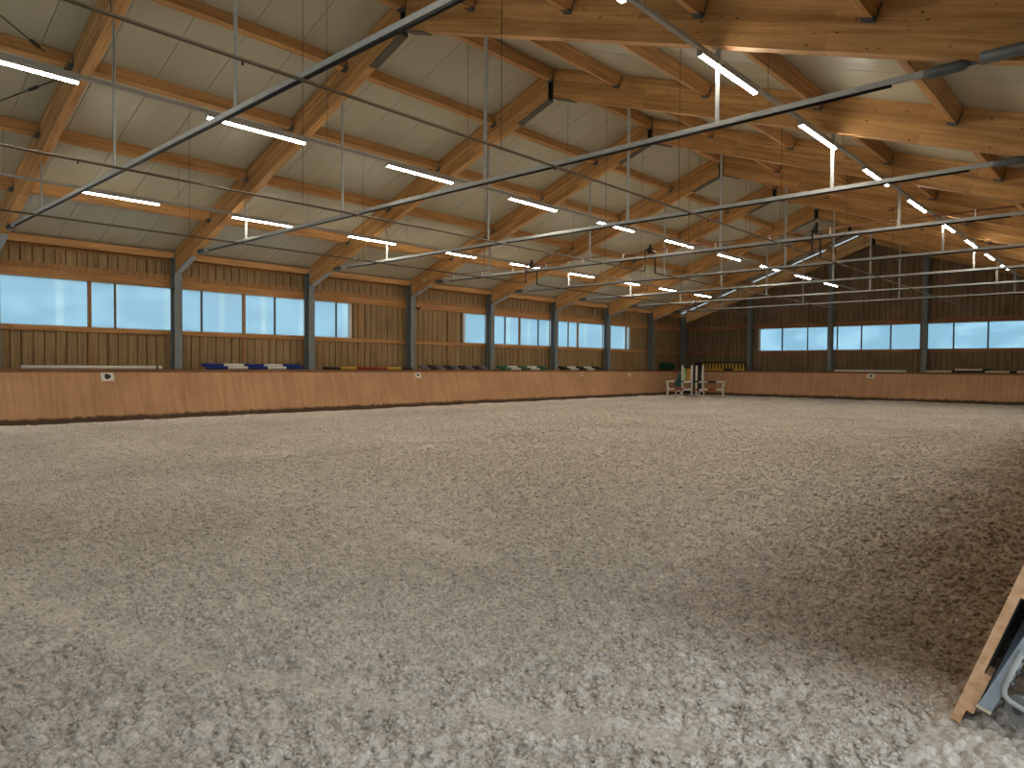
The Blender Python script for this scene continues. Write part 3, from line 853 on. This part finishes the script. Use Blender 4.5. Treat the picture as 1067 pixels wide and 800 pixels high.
# the gate leaf whose end is seen at the lower right
GY = 3.72
r = empty('kickboard_gate', (XKR, GY, 0), 'sloping larch gate leaf with galvanised steel frame at the arena entrance', 'gate')
lv = Vector((.3236, .946)); nv = Vector((.946, -.3236)); g0 = Vector((XKR - .005, .0))
P = lambda l, n: tuple(g0 + lv * l + nv * n)
quad = lambda l0, l1, n0, n1: [P(l0, n0), P(l1, n0), P(l1, n1), P(l0, n1)]
part(MB().prism(quad(.0, 1.5, 0, .04), 'y', GY, GY + 3.6), 'plank_panel', M['gatewood'], r)
for l0, l1 in ((.07, .27), (.66, .9), (1.25, 1.45)):
    part(MB().prism(quad(l0, l1, .04, .062 + .1 * l0), 'y', GY + .005, GY + .12), 'batten', M['gatewood'], r)
part(MB().prism(quad(.02, 1.48, .041, .046), 'y', GY + .012, GY + 3.55), 'shade_sheet', M['black'], r)  # black sheet stands in for the shade in the hollow behind the planks
TN = lambda l: .056 + .1 * l
tq = lambda l0, l1, d0, d1: [P(l0, TN(l0) + d0), P(l1, TN(l1) + d0), P(l1, TN(l1) + d1), P(l0, TN(l0) + d1)]
mb = MB().prism(tq(.13, 1.42, 0, .052), 'y', GY - .015, GY + .045)
mb.prism(tq(.13, 1.42, 0, .052), 'y', GY + 3.4, GY + 3.46)
mb.prism(tq(.13, .18, 0, .052), 'y', GY + .045, GY + 3.4); mb.prism(tq(1.36, 1.42, 0, .052), 'y', GY + .045, GY + 3.4)
fr = part(mb, 'steel_frame', M['galvblue'], r)
mb = MB().prism(tq(.118, .131, -.004, .056), 'y', GY - .018, GY + .048)
sub(mb, 'end_plug', M['cream'], r, fr)
p3 = lambda l, n, y: (P(l, n)[0], y, P(l, n)[1])
LY = GY - .02
mb = MB().tube([p3(.44, .128, LY), p3(.27, .124, LY), p3(.235, .134, LY), p3(.222, .16, LY), p3(.215, .24, LY), p3(.21, .40, LY)], .013, 8)
mb.prism(quad(.25, .46, .118, .128), 'y', GY - .03, GY + .03)
lt = part(mb, 'latch', M['galv'], r)
mb = MB()
for l in (.30, .36, .42): mb.tube([p3(l, .128, LY), p3(l, .152, LY)], .010, 6)
sub(mb, 'bolt', M['galvdark'], r, lt)
wc = Vector((-.392, GY + .03, .115))
mb = MB().tube([wc + Vector((-.01, -.018, 0)), wc + Vector((.01, .018, 0))], .062, 20)
wh = part(mb, 'wheel', M['tyre'], r)
mb = MB().tube([wc + Vector((-.014, -.026, 0)), wc + Vector((.014, .026, 0))], .022, 12); mb.bar(wc + Vector((.0, .03, 0)), wc + Vector((.06, .04, .12)), .03, .01)
sub(mb, 'wheel_hub', M['galvdark'], r, wh)

# ------------------------------------------------------------------ letter plates on the kickboards
def plate(cx, cy, z, axis, w, h, label, mark=True, base='white', rs=.33):
    r = empty('letter_plate', (cx, cy, z), label, 'sign', 'letter plates on the kickboards')
    n = 10
    if axis == 'x':
        f = lambda z: XK - LEAN * z
        q = lambda a, zz, off: (f(zz) + off, cy + a, zz)
    else:
        f = lambda z: YK + LEAN * z
        q = lambda a, zz, off: (cx + a, f(zz) - off, zz)
    mb = MB(); c = []
    for off in (.004, .018):
        c += [q(-w / 2, z - h / 2, off), q(w / 2, z - h / 2, off), q(w / 2, z + h / 2, off), q(-w / 2, z + h / 2, off)]
    mb.hexa(c); part(mb, 'plate', M[base], r)
    if mark:
        mb = MB(); k = len(mb.v); pts = []
        for off in (.017, .022):
            for i in range(14):
                t = 2 * math.pi * i / 14
                rr = h * rs * (1 + .12 * math.cos(3 * t))
                pts.append(q(rr * 1.05 * math.cos(t), z + .01 + rr * math.sin(t), off))
        mb.v = pts
        mb.f = [tuple(range(14)), tuple(range(14, 28))] + [(i, (i + 1) % 14, 14 + (i + 1) % 14, 14 + i) for i in range(14)]
        mb.smooth = [False] * len(mb.f)
        part(mb, 'mark', M['blackpaint'], r)
plate(0, 6.81, 1.25, 'x', .33, .23, 'white plate with a black mark on the left kickboard, below the single white pole')
plate(0, 18.03, 1.25, 'x', .30, .21, 'white plate with a black mark below the second post past the red pole', True, 'white', .26)
plate(0, 28.85, 1.24, 'x', .28, .2, 'small pale plate below the black and white poles', True, 'cream', .22)
plate(0, 33.25, 1.2, 'x', .28, .2, 'plain tan plate on the left kickboard, nearest the far corner', False, 'cream')
plate(-10.67, 0, 1.25, 'y', .38, .23, 'white plate with a black mark on the far kickboard', True, 'white', .26)

# ------------------------------------------------------------------ jump poles lying on the kickboard ledges
ZL = HK + .002
PR = .05
def pole(a, b, segs, label, group):
    """segs: list of (material, from, to) as fractions"""
    a = Vector(a); b = Vector(b)
    r = empty('jump_pole', tuple((a + b) / 2), label, 'jump pole', group)
    for m, f0, f1 in segs:
        part(MB().tube([a.lerp(b, f0), a.lerp(b, f1)], PR, 12), 'painted_band', M[m], r)
    return r
def equal(cols):
    n = len(cols); return [(c, i / n, (i + 1) / n) for i, c in enumerate(cols)]
X0 = -21.74
pole((X0, 4.82, ZL + PR), (X0, 8.32, ZL + PR), [('white', 0, .955), ('blackpaint', .955, .97), ('white', .97, 1)], 'single plain white pole on the left ledge, nearest the viewer', 'poles on the left ledge')
def bundle(ya, yb, cols, name, n_low=2, upper=True, shift=.11):
    s = []
    for i in range(n_low): s.append((X0 - i * .104, ZL + PR, 0 + i * shift * .5, ['front lower', 'rear lower', 'rearmost lower'][i]))
    if upper:
        s.append((X0 - .052, ZL + PR + .088, -shift, 'top'))
    for x, z, dy, w in s:
        segs = cols if isinstance(cols[0], tuple) else equal(cols)
        pole((x, ya + dy, z), (x, yb + dy, z), segs, '%s pole, %s in its pile on the left ledge' % (name, w), 'poles on the left ledge')
bundle(9.65, 13.05, ['blue', 'white', 'blue', 'white', 'blue'], 'blue and white banded')
bundle(13.85, 17.85, [('blackpaint', 0, .17), ('yellow', .17, .345), ('red', .345, .69), ('yellow', .69, .865), ('blackpaint', .865, 1)], 'red, yellow and black banded', 2, False)
bundle(18.4, 22.15, ['greypole', 'blackpaint', 'greypole', 'blackpaint', 'greypole', 'blackpaint', 'greypole', 'blackpaint', 'greypole'], 'grey and black banded', 2, True)
bundle(22.97, 26.4, ['green', 'white', 'green', 'white', 'green'], 'green and white banded', 2, True, .2)
bundle(27.4, 30.85, ['blackpaint', 'white', 'blackpaint', 'white', 'blackpaint'], 'black and white banded', 2, True, .2)
Y0 = YK + LEAN * HK + .10
pole((-12.55, Y0, ZL + PR), (-9.1, Y0, ZL + PR), [('white', 0, 1)], 'single white pole on the far gable ledge', 'poles on the far ledge')
pole((-8.25, Y0, ZL + PR), (-4.3, Y0, ZL + PR), [('cream', 0, .28), ('blackpaint', .28, .62), ('cream', .62, .86), ('blackpaint', .86, .93), ('cream', .93, 1)], 'front cream and black banded pole on the far gable ledge', 'poles on the far ledge')
pole((-8.3, Y0 + .106, ZL + PR), (-4.4, Y0 + .106, ZL + PR), equal(['blackpaint', 'blackpaint', 'blackpaint']), 'rear plain black pole on the far gable ledge', 'poles on the far ledge')
pole((-7.1, Y0 + .053, ZL + PR + .09), (-5.6, Y0 + .053, ZL + PR + .09), [('blackpaint', 0, .05), ('cream', .05, .8), ('blackpaint', .8, 1)], 'short cream pole stacked on the black and cream poles', 'poles on the far ledge')

# dark green barrel on the ledge in the corner
r = empty('plastic_barrel', (-21.85, 38.1, ZL), 'dark green plastic barrel lying on the left ledge near the far corner', 'barrel')
y0 = 37.45; Rb = .24; prof = [(0, .17), (.02, .215), (.1, .235), (.36, .238), (.40, .248), (.44, .238), (.75, .238), (.79, .248), (.83, .238), (1.08, .235), (1.16, .215), (1.18, .17)]
part(MB().tube([(-21.92, y0 + p, ZL + .25) for p, q in prof], .2, 20, rad=[q for p, q in prof]), 'drum', M['darkgreen'], r)
part(MB().tube([(-21.92, y0 - .02, ZL + .35), (-21.92, y0 + .01, ZL + .35)], .035, 10), 'bung', M['black'], r)

# yellow slatted filler standing on the far ledge
r = empty('jump_filler', (-19.1, Y0, ZL), 'yellow slatted jump filler with black top board on the far ledge', 'jump filler')
yf = Y0 + .12
part(MB().box(-20.25, -17.55, yf + .03, yf + .06, ZL, ZL + .5), 'backboard', M['blackpaint'], r)
part(MB().box(-20.75, -17.5, yf - .02, yf + .03, ZL + .44, ZL + .52), 'top_board', M['blackpaint'], r)
part(MB().box(-20.25, -17.55, yf - .03, yf + .03, ZL + .02, ZL + .10), 'bottom_rail', M['yellow'], r)
part(MB().box(-20.72, -20.28, yf - .02, yf + .06, ZL, ZL + .44), 'end_board', M['blackpaint'], r)
for i in range(13):
    x = -20.16 + i * .21
    part(MB().box(x - .05, x + .05, yf - .01, yf + .028, ZL + .10, ZL + .43), 'slat', M['yellow'], r)
r = empty('jump_filler', (-18.5, Y0, ZL), 'short black block in front of the yellow slatted filler', 'jump filler')
part(MB().prism([(-18.82, ZL), (-18.2, ZL), (-18.24, ZL + .11), (-18.78, ZL + .11)], 'y', Y0 - .06, Y0 + .06), 'block', M['blackpaint'], r)
part(MB().box(-18.74, -18.28, Y0 - .05, Y0 + .05, ZL + .11, ZL + .13), 'lid', M['steeldark'], r)

# ------------------------------------------------------------------ jumps parked in the corner
JC = Vector((-19.30, 36.55, 0)); JD = Vector((.884, .467, 0)); JN = Vector((.467, -.884, 0))  # along, towards the viewer
J = lambda s, n, z: JC + JD * s + JN * n + Vector((0, 0, z))
def jbar(mb, a, b, w, h): return mb.bar(J(*a), J(*b), w, h)
def trestle(s, side, label):
    r = empty('low_jump_stand', tuple(J(s, .2, 0)), label, 'jump stand', 'low white jump stands')
    for n in (-.05, .45):
        mb = MB().tube([J(s - .03 * side, n, -.01), J(s - .0 * side, n, .16), J(s + .05 * side, n, .38), J(s, n, .60), J(s - .02 * side, n, .84)], .05, 8, rad=[.075, .045, .07, .045, .055])
        part(mb, 'leg', M['white'], r)
    mb = MB(); mb.bar(J(s, -.08, .80), J(s, .48, .80), .07, .07); mb.bar(J(s, -.08, .36), J(s, .48, .36), .06, .06)
    part(mb, 'cross_bar', M['white'], r)
trestle(-1.50, 1, 'low white jump stand with turned legs beside the left kickboard')
trestle(1.56, -1, 'low white jump stand with turned legs in front of the yellow filler')
def jpole(z, n, segs, label):
    r = empty('jump_pole', tuple(J(0, n, z)), label, 'jump pole', 'poles carried by the low jump stands')
    for m, f0, f1 in segs:
        part(MB().tube([J(f0, n, z), J(f1, n, z)], .05, 10), 'painted_band', M[m], r)
jpole(.84, .505, [('white', -1.54, -1.1), ('teal', -1.1, -.62), ('white', -.62, -.12), ('blackpaint', -.12, .26), ('white', .26, .72), ('blackpaint', .72, 1.16), ('white', 1.16, 1.5), ('cream', 1.5, 1.72)], 'upper white pole with teal and black bands on the low jump stands')
jpole(.40, .505, [('white', -1.54, -1.1), ('red', -1.1, -.62), ('white', -.62, -.12), ('red', -.12, .26), ('white', .26, .72), ('red', .72, 1.16), ('white', 1.16, 1.6)], 'lower white pole with red bands on the low jump stands')
def wing(sa, sb, n, fills, label, foot=True):
    r = empty('jump_wing', tuple(J((sa + sb) / 2, n, 0)), label, 'jump stand', 'tall white jump wings')
    for s in (sa, sb):
        part(jbar(MB(), (s, n, .05), (s, n, 1.72), .10, .09), 'upright', M['white'], r)
        part(MB().tube([J(s, n, 1.72), J(s, n, 1.76)], .055, 10), 'post_cap', M['white'], r)
    for z in (.36, .80):
        part(jbar(MB(), (sa, n, z), (sb, n, z), .05, .08), 'cross_rail', M['white'], r)
    for s in (sa, sb):
        part(jbar(MB(), (s, n - .3, .035), (s, n + .3, .035), .09, .09), 'foot', M['white'], r)
    for m, a, b, z0, z1 in fills:
        part(jbar(MB(), (a, n - .01, (z0 + z1) / 2), (b, n - .01, (z0 + z1) / 2), .025, z1 - z0), 'infill_board', M[m], r)
wing(-.68, -.16, 0, [('palegreen', -.63, -.50, .9, 1.6), ('ochre', -.44, -.2, .88, 1.56)], 'tall white jump wing with green and ochre boards')
wing(.10, .46, -.05, [('blackpaint', .15, .41, .2, 1.55)], 'tall white jump wing with a black board')
r = empty('jump_filler', tuple(J(-.85, -.15, 0)), 'teal jump panel leaning behind the tall green and ochre wing', 'jump filler')
part(MB().hexa([tuple(J(*p)) for p in ((-1.12, -.1, .5), (-.72, -.1, .5), (-.72, -.13, .5), (-1.12, -.13, .5), (-.92, -.22, 1.3), (-.72, -.22, 1.3), (-.72, -.25, 1.3), (-.92, -.25, 1.3))]), 'panel', M['teal'], r)
part(jbar(MB(), (-1.02, -.12, .0), (-.92, -.12, .55), .06, .06), 'leg', M['red'], r)
part(jbar(MB(), (-.76, -.12, .0), (-.76, -.12, .55), .06, .06), 'leg', M['red'], r)
r = empty('pole_trolley', tuple(J(-.2, -.45, 0)), 'low black pole trolley with two pale wheels behind the jump wings', 'trolley')
part(jbar(MB(), (-.95, -.42, .22), (.45, -.42, .22), .5, .12), 'deck', M['blackpaint'], r)
for s in (-.90, .38):
    w = MB().tube([J(s, .12, .17), J(s, .17, .17)], .17, 18); wo = part(w, 'wheel', M['white'], r)
    hb = MB().tube([J(s, .11, .17), J(s, .18, .17)], .10, 14); sub(hb, 'wheel_hub', M['blackpaint'], r, wo)
    part(jbar(MB(), (s, -.42, .16), (s, .14, .16), .05, .05), 'axle', M['steeldark'], r)
part(jbar(MB(), (-.12, -.5, .22), (-.12, -.5, 1.45), .30, .06), 'headboard', M['blackpaint'], r)

# ------------------------------------------------------------------ world, camera, colour
w = bpy.data.worlds.new('sky'); S.world = w; w.use_nodes = True; t = w.node_tree; t.nodes.clear()
out = t.nodes.new('ShaderNodeOutputWorld'); bg = t.nodes.new('ShaderNodeBackground'); t.links.new(bg.outputs[0], out.inputs[0])
tc = t.nodes.new('ShaderNodeTexCoord'); mp = t.nodes.new('ShaderNodeMapping'); mp.inputs['Scale'].default_value = (20, 20, 44)
t.links.new(tc.outputs['Generated'], mp.inputs['Vector'])
cl = noise(t, mp.outputs[0], 1.0, 4, .55)
sky = ramp(t, cl, [(.42, (.80, 1.0, 1.10, 1)), (.50, (1.05, 1.22, 1.32, 1)), (.60, (1.6, 1.62, 1.62, 1))])
sx = t.nodes.new('ShaderNodeSeparateXYZ'); t.links.new(tc.outputs['Generated'], sx.inputs[0])
gr = ramp(t, sx.outputs[2], [(.0, (.30, .31, .30, 1)), (.02, (1, 1, 1, 1))])
sky = mix(t, 1.0, sky, gr, 'MULTIPLY')
t.links.new(sky, bg.inputs[0]); bg.inputs[1].default_value = 1.5

cam = bpy.data.cameras.new('camera'); co = bpy.data.objects.new('camera', cam); COL.objects.link(co)
a, ti, ro = math.radians(42.4585), math.radians(-1.3943), math.radians(-.3772)
rt = Vector((math.cos(a), math.sin(a), 0)); fw = Vector((-math.sin(a), math.cos(a), 0)); zz = Vector((0, 0, 1))
up2 = zz * math.cos(ti) - fw * math.sin(ti); fw2 = fw * math.cos(ti) + zz * math.sin(ti)
r2 = rt * math.cos(ro) - up2 * math.sin(ro); u2 = rt * math.sin(ro) + up2 * math.cos(ro)
co.matrix_world = Matrix(((r2.x, u2.x, -fw2.x, 0), (r2.y, u2.y, -fw2.y, 0), (r2.z, u2.z, -fw2.z, 1.6), (0, 0, 0, 1)))
cam.sensor_fit = 'HORIZONTAL'; cam.sensor_width = 36; cam.lens = 729.7 / 1067 * 36; cam.clip_end = 300; cam.clip_start = .05
S.camera = co
S.view_settings.view_transform = 'Standard'; S.view_settings.look = 'None'
S.view_settings.exposure = 0.0; S.view_settings.gamma = 1.0; S.view_settings.use_curve_mapping = False
S.cycles.max_bounces = 8; S.cycles.diffuse_bounces = 5; S.cycles.transparent_max_bounces = 12
S.cycles.sample_clamp_indirect = 6.0
